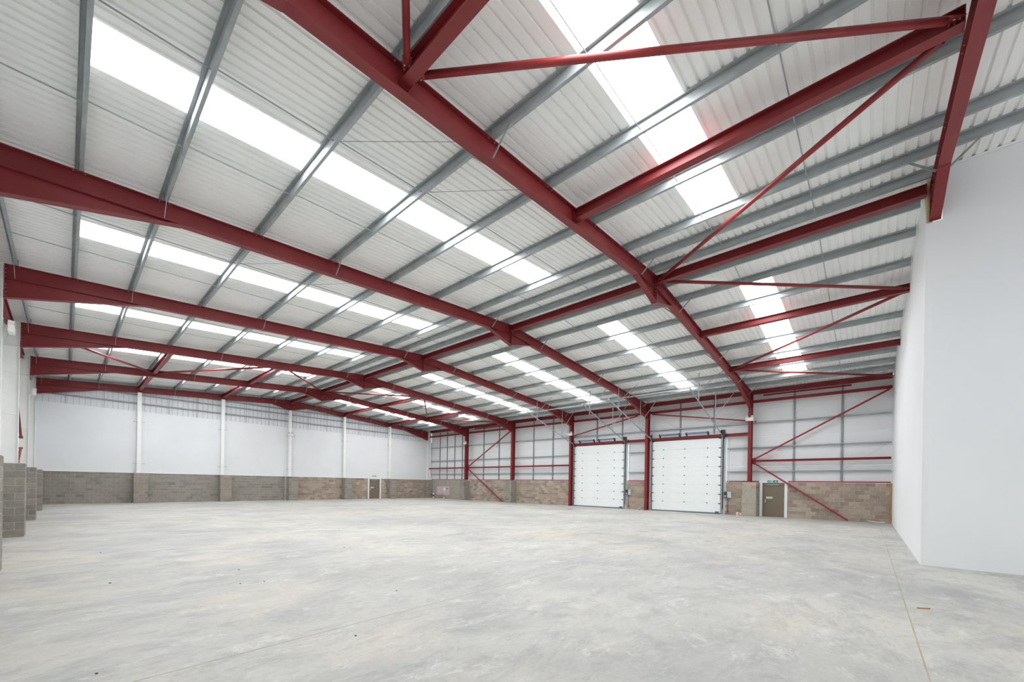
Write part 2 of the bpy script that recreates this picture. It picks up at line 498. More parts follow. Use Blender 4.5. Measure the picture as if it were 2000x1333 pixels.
# ================================================================== PORTAL FRAMES
RD, FB, TF, TW = 0.44, 0.20, 0.018, 0.014
HE, HA = 3.2, 1.55          # eaves haunch length, apex haunch half length
def strip(x0, z0, x1, z1, t):   # thin flange along an edge, thickness t upwards
    return [(x0, z0), (x1, z1), (x1, z1 + t), (x0, z0 + t)]
def half_frame(fr, y, side, white_col):
    xc = XL if side < 0 else XR
    m = ML if side < 0 else -MR
    zt = lambda x: ZA + m * (x - XA)
    h, hf = FB / 2, TW / 2
    xe = xc + (0.02 if side < 0 else -0.02)
    # column
    xo = xc + (-0.45 if side < 0 else 0.45)
    ztop = zt(xc) - 0.02
    zb = 0.0 if (side > 0 and fr['k'] in (2, 3)) else 2.26
    zb0 = zb
    mb = MB()
    s = -1 if side < 0 else 1
    mb.box(xc, y - h, zb, xc + s * TF, y + h, ztop)
    mb.box(xo, y - h, zb, xo - s * TF, y + h, ztop)
    mb.box(xc + s * TF, y - hf, zb, xo - s * TF, y + hf, ztop)
    for zz in (zt(xc) - 1.07, ztop - 0.03):
        mb.box(xc + s * TF, y - h + 0.005, zz, xo - s * TF, y + h - 0.005, zz + 0.015)
    mb.box(xc - s * 0.05, y - h - 0.04, zb, xo + s * 0.03, y + h + 0.04, zb + 0.02)
    mb.obj('column', 'whitepaint' if white_col else 'red', fr['o'])
    # rafter
    mb = MB()
    mb.xz(strip(xe, zt(xe) - TF, XA, ZA - TF, TF), y - h, y + h)
    mb.xz(strip(xe, zt(xe) - RD, XA, ZA - RD, TF), y - h, y + h)
    mb.xz([(xe, zt(xe) - RD + TF), (XA, ZA - RD + TF), (XA, ZA - TF), (xe, zt(xe) - TF)], y - hf, y + hf)
    mb.obj('rafter', 'red', fr['o'])
    # eaves haunch
    xh = xe - s * HE
    zbot = zt(xe) - 1.05
    zh = zt(xh) - RD
    mb = MB()
    mb.xz([(xe, zbot + TF), (xh, zh), (xe, zt(xe) - RD)], y - hf, y + hf)
    mb.xz(strip(xe, zbot, xh, zh - 0.01, TF), y - h, y + h)
    mb.obj('eaves_haunch', 'red', fr['o'])
    MB().box(xe, y - h, zbot - 0.02, xe + s * 0.018 * -1, y + h, zt(xe)).obj('end_plate', 'red', fr['o'])
    # apex haunch
    xh = XA + s * HA
    zh = zt(xh) - RD
    zab = ZA - 0.955
    mb = MB()
    mb.xz([(XA, zab + TF), (xh, zh), (XA, ZA - RD)], y - hf, y + hf)
    mb.xz(strip(XA, zab, xh, zh - 0.01, TF), y - h, y + h)
    mb.obj('apex_haunch', 'red', fr['o'])
    MB().box(XA, y - h, zab - 0.015, XA + s * 0.02, y + h, ZA - 0.005).obj('apex_plate', 'red', fr['o'])
    # bolts of the two plates, near side
    mb = MB()
    for yy in (y - 0.055, y + 0.055):
        for i in range(8):
            z = zab + 0.07 + i * 0.115
            if i == 4: continue
            mb.tube((XA + s * 0.02, yy, z), (XA + s * 0.045, yy, z), 0.016, 6)
            z = zbot + 0.07 + i * 0.12
            mb.tube((xe - s * 0.018, yy, z), (xe - s * 0.045, yy, z), 0.016, 6)
    tag(mb.obj('plate_bolts', 'bolt', fr['o']), None, None, None, 'stuff')
    # galvanised stays from purlins to the bottom flange
    for x in ((-1.10, 1.55, 5.75, 12.90) if side < 0 else (16.50, 22.40, 26.53, 29.26)):
        zb_ = zt(x) - RD + 0.03
        dh = (x - XL) if side < 0 else (XR - x)
        for d in (-1, 1):
            if d > 0 and fr['k'] == 6: continue
            if d < 0 and fr['k'] == 0 and side > 0: continue
            MB().bar((x, y + d * (h + 0.005), zb_), (x, y + d * 0.58, zt(x) + 0.03), 0.045, 0.012, (1, 0, 0)).obj('flange_stay', 'galv', fr['o'])
    # small bolt pairs through the top flange at each purlin
    mb = MB()
    for x in (PURL_L if side < 0 else PURL_R):
        for dx in (-0.09, 0.09):
            for d in (-1, 1):
                mb.tube((x + dx, y + d * 0.07, zt(x + dx) - TF - 0.022), (x + dx, y + d * 0.07, zt(x + dx) - TF), 0.012, 6)
    tag(mb.obj('purlin_bolts', 'bolt', fr['o']), None, None, None, 'stuff')

FRAME_LABEL = {
    0: 'red steel roof frame nearest the viewer, running into the top of the white partition',
    1: 'large red portal frame crossing the middle of the roof, first one past the partition',
    2: 'red portal frame whose bare column stands between the two white loading doors',
    3: 'red portal frame whose column stands at the far side of the smaller loading door',
    4: 'red portal frame fourth past the partition, foot of a wall brace beside its pier',
    5: 'red portal frame with far roof bracing, last one before the gable wall',
    6: 'red gable frame against the far end wall, carried by white columns'}
for k in range(0, 7):
    y = FY(k)
    o = thing('portal_frame', (XA, y, 0), FRAME_LABEL[k], 'steel frame', 'red portal frames')
    fr = {'o': o, 'k': k}
    half_frame(fr, y, -1, True)
    if k > 0:
        half_frame(fr, y, 1, k == 6)

# ================================================================== RIDGE BEAM, ROOF STRUTS, ROOF BRACES
BAYNAME = {0: 'nearest bay beside the partition', 1: 'bay between the first and second frames', 2: 'bay between the second and third frames',
           3: 'bay between the third and fourth frames', 4: 'braced far bay', 5: 'end bay at the gable'}
def strut(x, k, label, h=0.26, b=0.2):
    z = ZR(x) - 0.03
    y0 = FY(k) + (0.11 if k else 0.16)
    o = thing('roof_strut', (x, FY(k) + BAY / 2, z), label, 'steel beam', 'red struts under the roof')
    MB().sweep((x, y0, z), (x, FY(k + 1) - 0.02, z), I(h, b, 0.01, 0.014)).obj('strut_beam', 'red', o)
    for yy in (y0, FY(k + 1) - 0.025):
        MB().box(x - 0.09, yy - 0.006, z - h - 0.02, x + 0.09, yy + 0.006, z).obj('end_plate', 'red', o)
for k in range(6):
    strut(XA, k, 'red ridge beam under the roof apex in the ' + BAYNAME[k])
for k in (0, 4, 5):
    for n, w in (('s1', 'low on the left slope'), ('s2', 'high on the left slope'), ('r1', 'high on the door-side slope'), ('r2', 'low on the door-side slope')):
        strut(NODE[n], k, 'red roof strut %s in the %s' % (w, BAYNAME[k]))
def brace(pa, pb, label, r=0.057, name='roof_brace', group='red tubular roof braces', cat='steel brace', mat='redtube'):
    pa, pb = Vector(pa), Vector(pb)
    d = (pb - pa).normalized()
    o = thing(name, (pa + pb) / 2, label, cat, group)
    MB().tube(pa + d * 0.30, pb - d * 0.30, r, 14).obj('brace_tube', mat, o, True)
    for p, s in ((pa, 1), (pb, -1)):
        q = p + d * (0.34 * s)
        side = d.cross(Vector((0, 0, 1))).normalized()
        MB().sweep(p + d * 0.08 * s, q, [(-0.075, -0.006), (0.075, -0.006), (0.075, 0.006), (-0.075, 0.006)]).obj('gusset_plate', mat, o)
        mb = MB()
        for t in (0.14, 0.22):
            c = p + d * t * s
            for e in (-0.04, 0.04):
                mb.tube(c + side * e - Vector((0, 0, 0.035)), c + side * e + Vector((0, 0, 0.02)), 0.014, 6)
        tag(mb.obj('gusset_bolts', 'bolt', o), None, None, None, 'stuff')
def npos(n, k, near):
    x = {'eL': -1.0, 'eR': 29.9}.get(n) or NODE[n]
    return (x, FY(k) + (0.13 if near else -0.13), ZR(x) - 0.20)
ZIG = [('s1', 'eL', 'from the lower left strut back to the left eaves'), ('s1', 's2', 'between the two left slope struts'), ('ridge', 's2', 'from the apex to the upper left strut'),
       ('ridge', 'r1', 'from the apex to the upper door-side strut'), ('r2', 'r1', 'between the two door-side struts'), ('r2', 'eR', 'from the lower door-side strut to the door wall eaves')]
for a, b, w in ZIG:
    brace(npos(a, 1, False), npos(b, 0, True), 'red tube brace, near bay, %s' % w)
    brace(npos(a, 5, False), npos(b, 4, True), 'red tube brace, far bay, %s' % w)

# ================================================================== BLOCKWORK
CH, BL, BT = 0.225, 0.45, 0.012
def block_mesh(name, lx, ly, lz, mat):
    """a block with softened arrises, origin at its centre"""
    e = 0.006
    x, y, z = lx / 2, ly / 2, lz / 2
    vs, fs = [], []
    mb = MB()
    ring = lambda zz, ex: [(-x + ex, -y + ex, zz), (x - ex, -y + ex, zz), (x - ex, y - ex, zz), (-x + ex, y - ex, zz)]
    mb.v = ring(-z, e) + ring(-z + e, 0) + ring(z - e, 0) + ring(z, e)
    mb.f = [(3, 2, 1, 0), (12, 13, 14, 15)]
    for r in range(3):
        for i in range(4):
            mb.f.append((r * 4 + i, r * 4 + (i + 1) % 4, r * 4 + 4 + (i + 1) % 4, r * 4 + 4 + i))
    return mb.mesh(name, mat)
_bm = {}
def get_block(lx, ly, mat):
    key = (round(lx, 3), round(ly, 3), mat)
    if key not in _bm:
        _bm[key] = block_mesh('concrete_block', lx, ly, CH - BT, mat)
    return _bm[key]
def wall_blocks(parent, segs, axis, face, inward, mat, mat_island, limit, thick=0.1):
    """running-bond courses over segments along an axis ('x' or 'y'); the nearest `limit` blocks are objects"""
    items = []
    for a, b, zt in segs:
        for c in range(10):
            z = CH * c + CH / 2
            if z > zt: continue
            s = a - (BL / 2 if c % 2 else 0) - (random.random() * 0.0)
            t = s
            while t < b - 0.02:
                u0, u1 = max(t, a), min(t + BL, b)
                if u1 - u0 > 0.06:
                    items.append((u0, u1, z))
                t += BL
    def pos(it):
        u = (it[0] + it[1]) / 2
        j = random.uniform(-0.004, 0.004)
        d = face + inward * (-thick / 2 + j)
        return (u, d, it[2]) if axis == 'x' else (d, u, it[2])
    items.sort(key=lambda it: (Vector((((it[0] + it[1]) / 2, face) if axis == 'x' else (face, (it[0] + it[1]) / 2))).length, it[2]))
    for it in items[:limit]:
        l = round(it[1] - it[0] - BT, 3)
        me = get_block(l, thick, mat) if axis == 'x' else get_block(thick, l, mat)
        inst('concrete_block', me, pos(it), parent)
    mb = MB()
    for it in items[limit:]:
        l = (it[1] - it[0] - BT) / 2
        p = pos(it)
        dx, dy = (l, thick / 2) if axis == 'x' else (thick / 2, l)
        mb.box(p[0] - dx, p[1] - dy, p[2] - (CH - BT) / 2, p[0] + dx, p[1] + dy, p[2] + (CH - BT) / 2)
    if mb.v:
        tag(mb.obj('distant_blockwork', mat_island, parent), None, None, None, 'stuff')
def pier(parent, x0, x1, y0, y1, mat, face, mats=None):
    """solid pier of bonded blocks; face = the direction it projects"""
    p = MB().box(x0 + 0.012, y0 + 0.012, 0.0, x1 - 0.012, y1 - 0.012, 10 * CH - 0.012).obj('block_pier', 'mortar', parent)
    for c in range(10):
        z = CH * c + CH / 2
        m = mat
        if mats and c in mats: m = mats[c]
        lx, ly = x1 - x0, y1 - y0
        # ring of four blocks laid pinwheel fashion, turned every second course
        t = min(0.2, lx / 2 - 0.02, ly / 2 - 0.02)
        if c % 2:
            rects = [(x0, x1 - t, y0, y0 + t), (x1 - t, x1, y0, y1 - t), (x0 + t, x1, y1 - t, y1), (x0, x0 + t, y0 + t, y1)]
        else:
            rects = [(x0 + t, x1, y0, y0 + t), (x1 - t, x1, y0 + t, y1), (x0, x1 - t, y1 - t, y1), (x0, x0 + t, y0, y1 - t)]
        out = []
        for a, b, cc, d in rects:
            if b - a > 0.5:
                mid = a + (b - a) * (0.5 if c % 2 else 0.5)
                out += [(a, mid, cc, d), (mid, b, cc, d)] if c % 2 else [(a, b, cc, d)]
            elif d - cc > 0.5:
                mid = (cc + d) / 2
                out += [(a, b, cc, mid), (a, b, mid, d)] if c % 2 == 0 else [(a, b, cc, d)]
            else:
                out.append((a, b, cc, d))
        for a, b, cc, d in out:
            me = get_block(b - a - BT, d - cc - BT, m)
            inst('concrete_block', me, ((a + b) / 2, (cc + d) / 2, z), p)
    return p

# ================================================================== WALL BACK (gable)
wall_back = struct('wall_back', (14.3, YB, 0))
DB = (22.35, 23.92)                       # far personnel door opening
MB().box(XLW - 0.1, YB + 0.008, 0, DB[0], YB + 0.2, 10 * CH - 0.006).obj('mortar_core', 'mortar', wall_back)
MB().box(DB[1], YB + 0.008, 0, XW + 0.1, YB + 0.2, 10 * CH - 0.006).obj('mortar_core', 'mortar', wall_back)
wall_blocks(wall_back, [(-1.3, 13.9, 9)], 'x', YB, 1 * -1, 'block_grey', 'block_grey_island', 200)
wall_blocks(wall_back, [(14.9, DB[0], 9), (DB[1], 30.4, 9)], 'x', YB, -1, 'block_brown', 'block_brown_island', 0)
GC = [3.71, 8.94, 14.25, 19.54, 24.85]
PC = [3.80, 9.11, 14.44, 19.78, 25.07]
for i, x in enumerate(PC):
    mats = {1: 'block_mid', 4: 'block_mid', 6: 'block_mid', 8: 'block_mid'} if i < 2 else None
    pier(wall_back, x - 0.40, x + 0.40, YB - 0.74, YB - 0.01, 'block_grey', -1, mats)
pier(wall_back, 29.9, XW - 0.01, YB - 0.6, YB - 0.01, 'block_grey', -1)
# smooth white liner and the ribbed cladding above it
gx = [XLW - 0.1] + GC + [XW + 0.3]
for a, b in zip(gx[:-1], gx[1:]):
    MB().box(a + 0.004, YB + 0.02, 2.27, b - 0.004, YB + 0.08, 6.93).obj('liner_panel', 'liner', wall_back)
MB().box(XLW - 0.1, YB - 0.04, 2.245, XW + 0.2, YB + 0.10, 2.28).obj('base_flashing', 'whitepaint', wall_back)
def vsheet(x0, x1):
    n = round((x1 - x0) / 0.3)
    sec = []
    for i in range(n):
        a = x0 + (x1 - x0) * i / n
        p = (x1 - x0) / n
        sec += [(a, 0), (a + p * 0.86, 0), (a + p * 0.88, 0.045), (a + p * 0.98, 0.045)]
    sec.append((x1, 0))
    mb = MB()
    n = len(sec)
    yy = YB + 0.16
    mb.add([(x, yy + d, 6.9) for x, d in sec] + [(x, yy + d, zsheet(x) + 0.03) for x, d in sec], [(n + i, n + i + 1, i + 1, i) for i in range(n - 1)])
    o = len(mb.v)
    mb.v += [(x0, yy + 0.06, 6.9), (x1, yy + 0.06, 6.9), (x1, yy + 0.06, zsheet(x1)), (x0, yy + 0.06, zsheet(x0))]
    mb.f.append((o, o + 1, o + 2, o + 3))
    mb.obj('ribbed_panel', 'ribbed', wall_back)
for a, b in zip(gx[:-1], gx[1:]):
    n = round((b - a) / 1.2)
    for j in range(n):
        vsheet(a + (b - a) * j / n, a + (b - a) * (j + 1) / n)
for z in (7.52, 8.17, 8.62):
    lo = max(-1.3, XA - (ZA - 0.3 - z) / ML); hi = min(30.3, XA + (ZA - 0.3 - z) / MR)
    xs = [lo] + [g for g in GC if lo < g < hi] + [hi]
    for a, b in zip(xs[:-1], xs[1:]):
        MB().sweep((a + 0.06, YB + 0.10, z), (b - 0.06, YB + 0.10, z), [(-0.05, -0.03), (0.05, -0.03), (0.05, -0.02), (0.0, -0.02), (0.0, 0.07), (-0.05, 0.07)]).obj('sheeting_rail', 'galvdark', wall_back)
for a, b in zip(gx[:-1], gx[1:]):
    for t in (1 / 3, 2 / 3):
        x = a + (b - a) * t
        MB().tube((x, YB + 0.10, 6.93), (x, YB + 0.10, ZR(x) - 0.1), 0.014, 6).obj('sag_bar', 'galvdark', wall_back)
# white gable columns
GL = ['first from the left corner', 'second from the left corner', 'carrying a twin-lamp light', 'just left of the brown door', 'just right of the brown door']
for i, x in enumerate(GC):
    o = thing('gable_column', (x, YB - 0.13, 2.26), 'white steel column on far end wall, ' + GL[i], 'column', 'white columns on the far end wall')
    zt = ZR(x) - (RD if i != 2 else 0.955) - 0.01
    y0, y1 = YB - 0.26, YB + 0.0
    mb = MB()
    mb.box(x - 0.115, y0, 2.26, x + 0.115, y0 + 0.014, zt)
    mb.box(x - 0.115, y1 - 0.014, 2.26, x + 0.115, y1, zt)
    mb.box(x - 0.007, y0 + 0.014, 2.26, x + 0.007, y1 - 0.014, zt)
    mb.obj('column_shaft', 'whitepaint', o)
    MB().box(x - 0.15, y0 - 0.03, 2.252, x + 0.15, y1 + 0.0, 2.27).obj('base_plate', 'whitepaint', o)
    for z in (6.08, 2.94):
        for s in (-1, 1):
            mb = MB()
            mb.bar((x + s * 0.10, y0 + 0.12, z), (x + s * 0.34, y0 + 0.0, z + 0.03), 0.05, 0.012)
            mb.bar((x + s * 0.32, y0 + 0.0, z + 0.0), (x + s * 0.32, y0 + 0.0, z + 0.07), 0.03, 0.03)
            mb.obj('rail_bracket', 'galvdark', o)

# ================================================================== WALL LEFT
wall_left = struct('wall_left', (XLW, 17, 0))
MB().box(XLW - 0.02, YREAR, 0, XLW - 0.2, YB + 0.3, 10 * CH).obj('mortar_core', 'mortar', wall_left)
wall_blocks(wall_left, [(YREAR, YB, 9)], 'y', XLW, 1, 'block_grey', 'block_grey_island', 0)
for k, (a, b) in {2: (12.10, 12.75), 3: (19.28, 19.93), 4: (26.42, 27.05), 5: (33.5, 34.1)}.items():
    pier(wall_left, XLW + 0.0, -0.80, a, b, 'block_grey', 1)
pier(wall_left, XLW, -0.95, 40.3, 40.9, 'block_grey', 1)
for k in range(-1, 6):
    for z0, z1 in ((2.27, 4.4), (4.4, 6.5), (6.5, 8.55)):
        MB().box(XLW - 0.06, FY(k) + 0.003, z0 + 0.003, XLW - 0.12, FY(k + 1) - 0.003, z1 - 0.003).obj('liner_panel', 'liner', wall_left)
MB().box(XLW + 0.02, YREAR, 2.25, XLW - 0.12, YB, 2.30).obj('base_flashing', 'whitepaint', wall_left)
for k in (2, 3, 4, 5):
    for z in (4.45, 6.2):
        MB().tube((XLW + 0.0, FY(k) - 0.16, z + 0.05), (XL - 0.04, FY(k) - 0.11, z), 0.018, 6).obj('rail_bracket', 'whitepaint', wall_left)
eb = thing('eaves_beam', (-1.6, 17, 7.9), 'red eaves beam along the top of the left wall', 'steel beam')
MB().sweep((-1.62, YREAR, ZR(-1.62) + 0.15), (-1.62, YB, ZR(-1.62) + 0.15), I(0.32, 0.18, 0.01, 0.016)).obj('beam_section', 'red', eb)
for k, kk, a, b in ((4, 'upper', (-1.58, FY(5) - 0.15, 3.85), (-1.58, FY(4) + 0.15, 7.45)), (4, 'lower', (-1.58, FY(5) - 0.15, 3.45), (-1.58, FY(4) + 0.15, 0.4))):
    brace(a, b, 'red wall brace on the left wall, %s leg of the pair' % kk, 0.05, 'wall_brace', 'red wall braces', 'steel brace', 'redrail')

# ================================================================== WALL RIGHT (door wall)
wall_right = struct('wall_right', (XW, 17, 0))
PD = (3.98, 5.22)                          # near personnel door opening
D2 = (7.52, 12.90)                         # larger loading door opening
D1 = (14.85, 20.15)                        # smaller loading door opening
SEG = [(-1.10, PD[0] - 0.12), (PD[1] + 0.12, D2[0] - 0.10), (D2[1] + 0.1, D1[0] - 0.10), (D1[1] + 0.1, YB)]
for a, b in SEG:
    MB().box(XW + 0.008, a, 0, XW + 0.2, b, 10 * CH - 0.006).obj('mortar_core', 'mortar', wall_right)
wall_blocks(wall_right, [(-0.97, SEG[0][1], 9), (SEG[1][0], SEG[1][1], 9), (SEG[2][0], SEG[2][1], 9), (SEG[3][0], 34.3, 9)], 'y', XW, -1, 'block_brown', 'block_brown_island', 300)
wall_blocks(wall_right, [(34.3, YB, 9)], 'y', XW, -1, 'block_pale', 'block_pale_island', 0)
pier(wall_right, XW - 0.78, XW - 0.01, 5.42, 6.24, 'block_pale', -1, {8: 'block_brown'})
pier(wall_right, XW - 0.78, XW - 0.01, 26.78, 27.56, 'block_grey', -1)
pier(wall_right, XW - 0.78, XW - 0.01, 33.88, 34.66, 'block_grey', -1)
# white cladding panels behind the rails: one row per metre in each bay
XC = XW + 0.26
rows = [2.30, 3.3, 4.3, 5.3, 6.3, 7.3, 8.35]
DTOP = 5.42
def clad(y0, y1, z0, z1):
    MB().box(XC, y0 + 0.003, z0 + 0.004, XC + 0.06, y1 - 0.003, z1 - 0.004).obj('cladding_panel', 'liner', wall_right)
for k in range(0, 6):
    for z0, z1 in zip(rows[:-1], rows[1:]):
        y0, y1 = (FY(k) if k else -1.10), (FY(k + 1) if k < 5 else YB + 0.05)
        parts = [(y0, y1)]
        for d in (D1, D2):
            if z0 < DTOP - 0.3 and y0 < d[1] and y1 > d[0]:
                parts = [(y0, d[0] - 0.1), (d[1] + 0.1, y1)]
        for a, b in parts:
            if b - a > 0.15: clad(a, b, z0, z1)
# galvanised side rails and vertical rail posts
def rail(y0, y1, z):
    MB().sweep((XC - 0.10, y0, z), (XC - 0.10, y1, z), [(-0.10, -0.032), (0.10, -0.032), (0.10, -0.022), (-0.09, -0.022), (-0.09, 0.032), (-0.10, 0.032)]).obj('side_rail', 'galv', wall_right)
for k in range(0, 6):
    y0, y1 = (FY(k) if k else -0.95), (FY(k + 1) if k < 5 else YB - 0.05)
    for z in (2.98, 4.58, 6.23):
        spans = [(y0, y1)]
        for d in (D1, D2):
            if z < DTOP and y0 < d[1] and y1 > d[0]:
                spans = [(y0, d[0] - 0.16), (d[1] + 0.16, y1)]
        for a, b in spans:
            if b - a > 0.3: rail(a, b, z)
    posts = [y0 + 0.0 + (FY(k + 1) - FY(k)) * t - (y0 - FY(k)) for t in (1 / 3, 2 / 3)] if k < 5 else [35.4, 36.75, 38.15, 39.55]
    for y in posts:
        zb = 2.32
        for d in (D1, D2):
            if d[0] < y < d[1]: zb = 5.62
        mb = MB()
        mb.box(XC - 0.075, y - 0.05, zb, XC - 0.065, y + 0.05, 8.2)
        mb.box(XC - 0.075, y - 0.05, zb, XC - 0.005, y - 0.04, 8.2)
        mb.box(XC - 0.075, y + 0.04, zb, XC - 0.005, y + 0.05, 8.2)
        mb.obj('rail_post', 'galvdark', wall_right)
# thin sag wires
for a, b in (((5.6, 4.58), (3.6, 2.98)), ((-0.9, 4.58), (1.2, 2.98)), ((12.3, 7.3), (10.7, 6.23)), ((6.3, 7.3), (8.4, 6.23)), ((19.4, 7.2), (17.9, 6.23)), ((13.3, 7.2), (15.5, 6.23)), ((20.8, 3.0), (22.5, 2.32))):
    MB().tube((XC - 0.09, a[0], a[1]), (XC - 0.09, b[0], b[1]), 0.005, 5).obj('tie_wire', 'galvdark', wall_right)
# red sill channel on the blockwork
for i, (a, b) in enumerate([(-0.95, 3.80), (5.42, 7.34), (13.2, 14.66), (20.4, 26.9), (27.3, 33.9), (34.6, 40.9)]):
    MB().sweep((XW + 0.06, a, 2.29), (XW + 0.06, b, 2.29), [(-0.09, -0.035), (0.10, -0.035), (0.10, 0.04), (0.09, 0.04), (0.09, -0.023), (-0.08, -0.023), (-0.08, 0.04), (-0.09, 0.04)]).obj('sill_channel', 'redrail', wall_right)

def wall_beam(name, y0, y1, z, h, label, group, x=XW - 0.08, b=0.14, mat='redrail', cat='steel beam'):
    o = thing(name, (x, (y0 + y1) / 2, z), label, cat, group)
    MB().sweep((x, y0, z), (x, y1, z), I(h, b, 0.01, 0.014, h / 2)).obj('beam_section', mat, o)
    for yy in (y0, y1):
        MB().box(x - b / 2, yy - 0.006, z - h / 2 - 0.012, x + b / 2, yy + 0.006, z + h / 2 + 0.012).obj('end_plate', mat, o)
    return o
WB = {0: 'beside the near brown door', 1: 'above the larger loading door', 2: 'above the smaller loading door', 3: 'beside the smaller loading door on the far side', 4: 'in the braced bay', 5: 'in the corner bay by the gable'}
ee = thing('eaves_beam', (XW, 17, 8.2), 'red eaves beam along the top of the door wall', 'steel beam')
MB().sweep((XW - 0.02, -0.95, ZR(XW) + 0.19), (XW - 0.02, YB, ZR(XW) + 0.19), I(0.28, 0.2, 0.01, 0.016)).obj('beam_section', 'red', ee)
for k in range(6):
    y0, y1 = (FY(k) if k else -0.95) + 0.02, (FY(k + 1) if k < 5 else YB - 0.1) - 0.02
    wall_beam('wall_strut', y0, y1, 7.62, 0.17, 'red strut high on the door wall ' + WB[k], 'red struts high on the door wall')
for k in (0, 3, 4, 5):
    y0, y1 = (FY(k) if k else -0.95) + 0.02, (FY(k + 1) if k < 5 else YB - 0.05) - 0.02
    wall_beam('wall_rail', y0, y1, 3.66, 0.14, 'red mid-height rail on the door wall ' + WB[k], 'red rails at mid height on the door wall')
wall_beam('door_lintel', FY(1) + 0.1, FY(2) - 0.1, 5.50, 0.2, 'red lintel beam across the top of the larger loading door', 'red door lintels', XW + 0.02)
wall_beam('door_lintel', FY(2) + 0.1, FY(3) - 0.1, 5.50, 0.2, 'red lintel beam across the top of the smaller loading door', 'red door lintels', XW + 0.02)
xb = XW - 0.06
for a, b, l in (((5.75, 3.74), (-0.85, 7.52), 'sloping up from the near column to the partition'), ((5.75, 3.56), (0.86, 0.02), 'from the near column across the brown door head to the floor'),
                ((FY(5) - 0.15, 3.78), (FY(4) + 0.25, 7.48), 'sloping up in the far braced bay'), ((FY(5) - 0.15, 3.52), (28.5, 0.02), 'running down to the floor in the far braced bay'),
                ((6.1, 6.38), (FY(2) - 0.3, 7.50), 'over the larger loading door'), ((FY(3) - 0.1, 6.30), (FY(2) + 0.9, 7.50), 'over the smaller loading door')):
    o = thing('wall_brace', (xb, (a[0] + b[0]) / 2, (a[1] + b[1]) / 2), 'red diagonal wall brace ' + l, 'steel brace', 'red diagonal braces on the door wall')
    xx = xb - (0.02 if b[1] > 0.1 else 0.10)
    if b[1] < 0.1: pa, pb = (xb - 0.02, a[0], a[1]), (xb - 0.42 + 0.22, b[0], 0.05)
    else: pa, pb = (xx, a[0], a[1]), (xx, b[0], b[1])
    MB().sweep(pa, pb, [(-0.045, -0.045), (0.045, -0.045), (0.045, 0.045), (-0.045, 0.045)], (1, 0, 0)).obj('brace_section', 'redrail', o)
    d = (Vector(pb) - Vector(pa)).normalized()
    MB().sweep(Vector(pa) - d * 0.18, Vector(pa) + d * 0.15, [(-0.09, -0.006), (0.09, -0.006), (0.09, 0.006), (-0.09, 0.006)], (1, 0, 0)).obj('gusset_plate', 'redrail', o)
for y0, y1, z, l in ((0.8, 5.2, 7.98, 'near the partition'), (29.0, 33.0, 7.98, 'in the far braced bay')):
    wall_beam('wall_strut', y0, y1, z, 0.09, 'short thin red angle under the door wall eaves ' + l, 'short red angles under the eaves', XW - 0.1, 0.09)

# ================================================================== PARTITION (white boards, yellow wool showing at its head)
part = struct('wall_partition', (XA, -1.0, 0))
px, py, pt = 14.23, -0.995, 0.12
zc = 8.50
mb = MB()
poly = [(px, 0), (XW + 0.25, 0), (XW + 0.25, zsheet(XW + 0.25) - 0.01), (px + 0.55, zsheet(px + 0.55) - 0.01), (px + 0.02, zc), (px, zc)]
mb.xz(poly, py - pt, py)
mb.obj('end_board', 'partition', part)
MB().xz([(px + 0.03, zc), (px + 0.58, zsheet(px + 0.58) - 0.02), (px + 0.10, zsheet(px + 0.10) - 0.02)], py - pt + 0.03, py - 0.02).obj('mineral_wool', 'wool', part)
mb = MB()
yy = [YREAR, FY(0) - 0.14, FY(0) - 0.14, py - pt]
mb.box(px, YREAR, 0, px + 0.12, FY(0) - 0.14, zsheet(px) - 0.012)
mb.box(px, FY(0) - 0.14, 0, px + 0.12, py - pt, zc)
mb.obj('side_board', 'partition', part)
tb = tag(MB().box(XW - 0.10, -0.985, 0, XW - 0.02, -0.93, 2.26).obj('timber_post', 'timber'), 'orange-brown timber upright where the block wall meets the partition', 'timber')

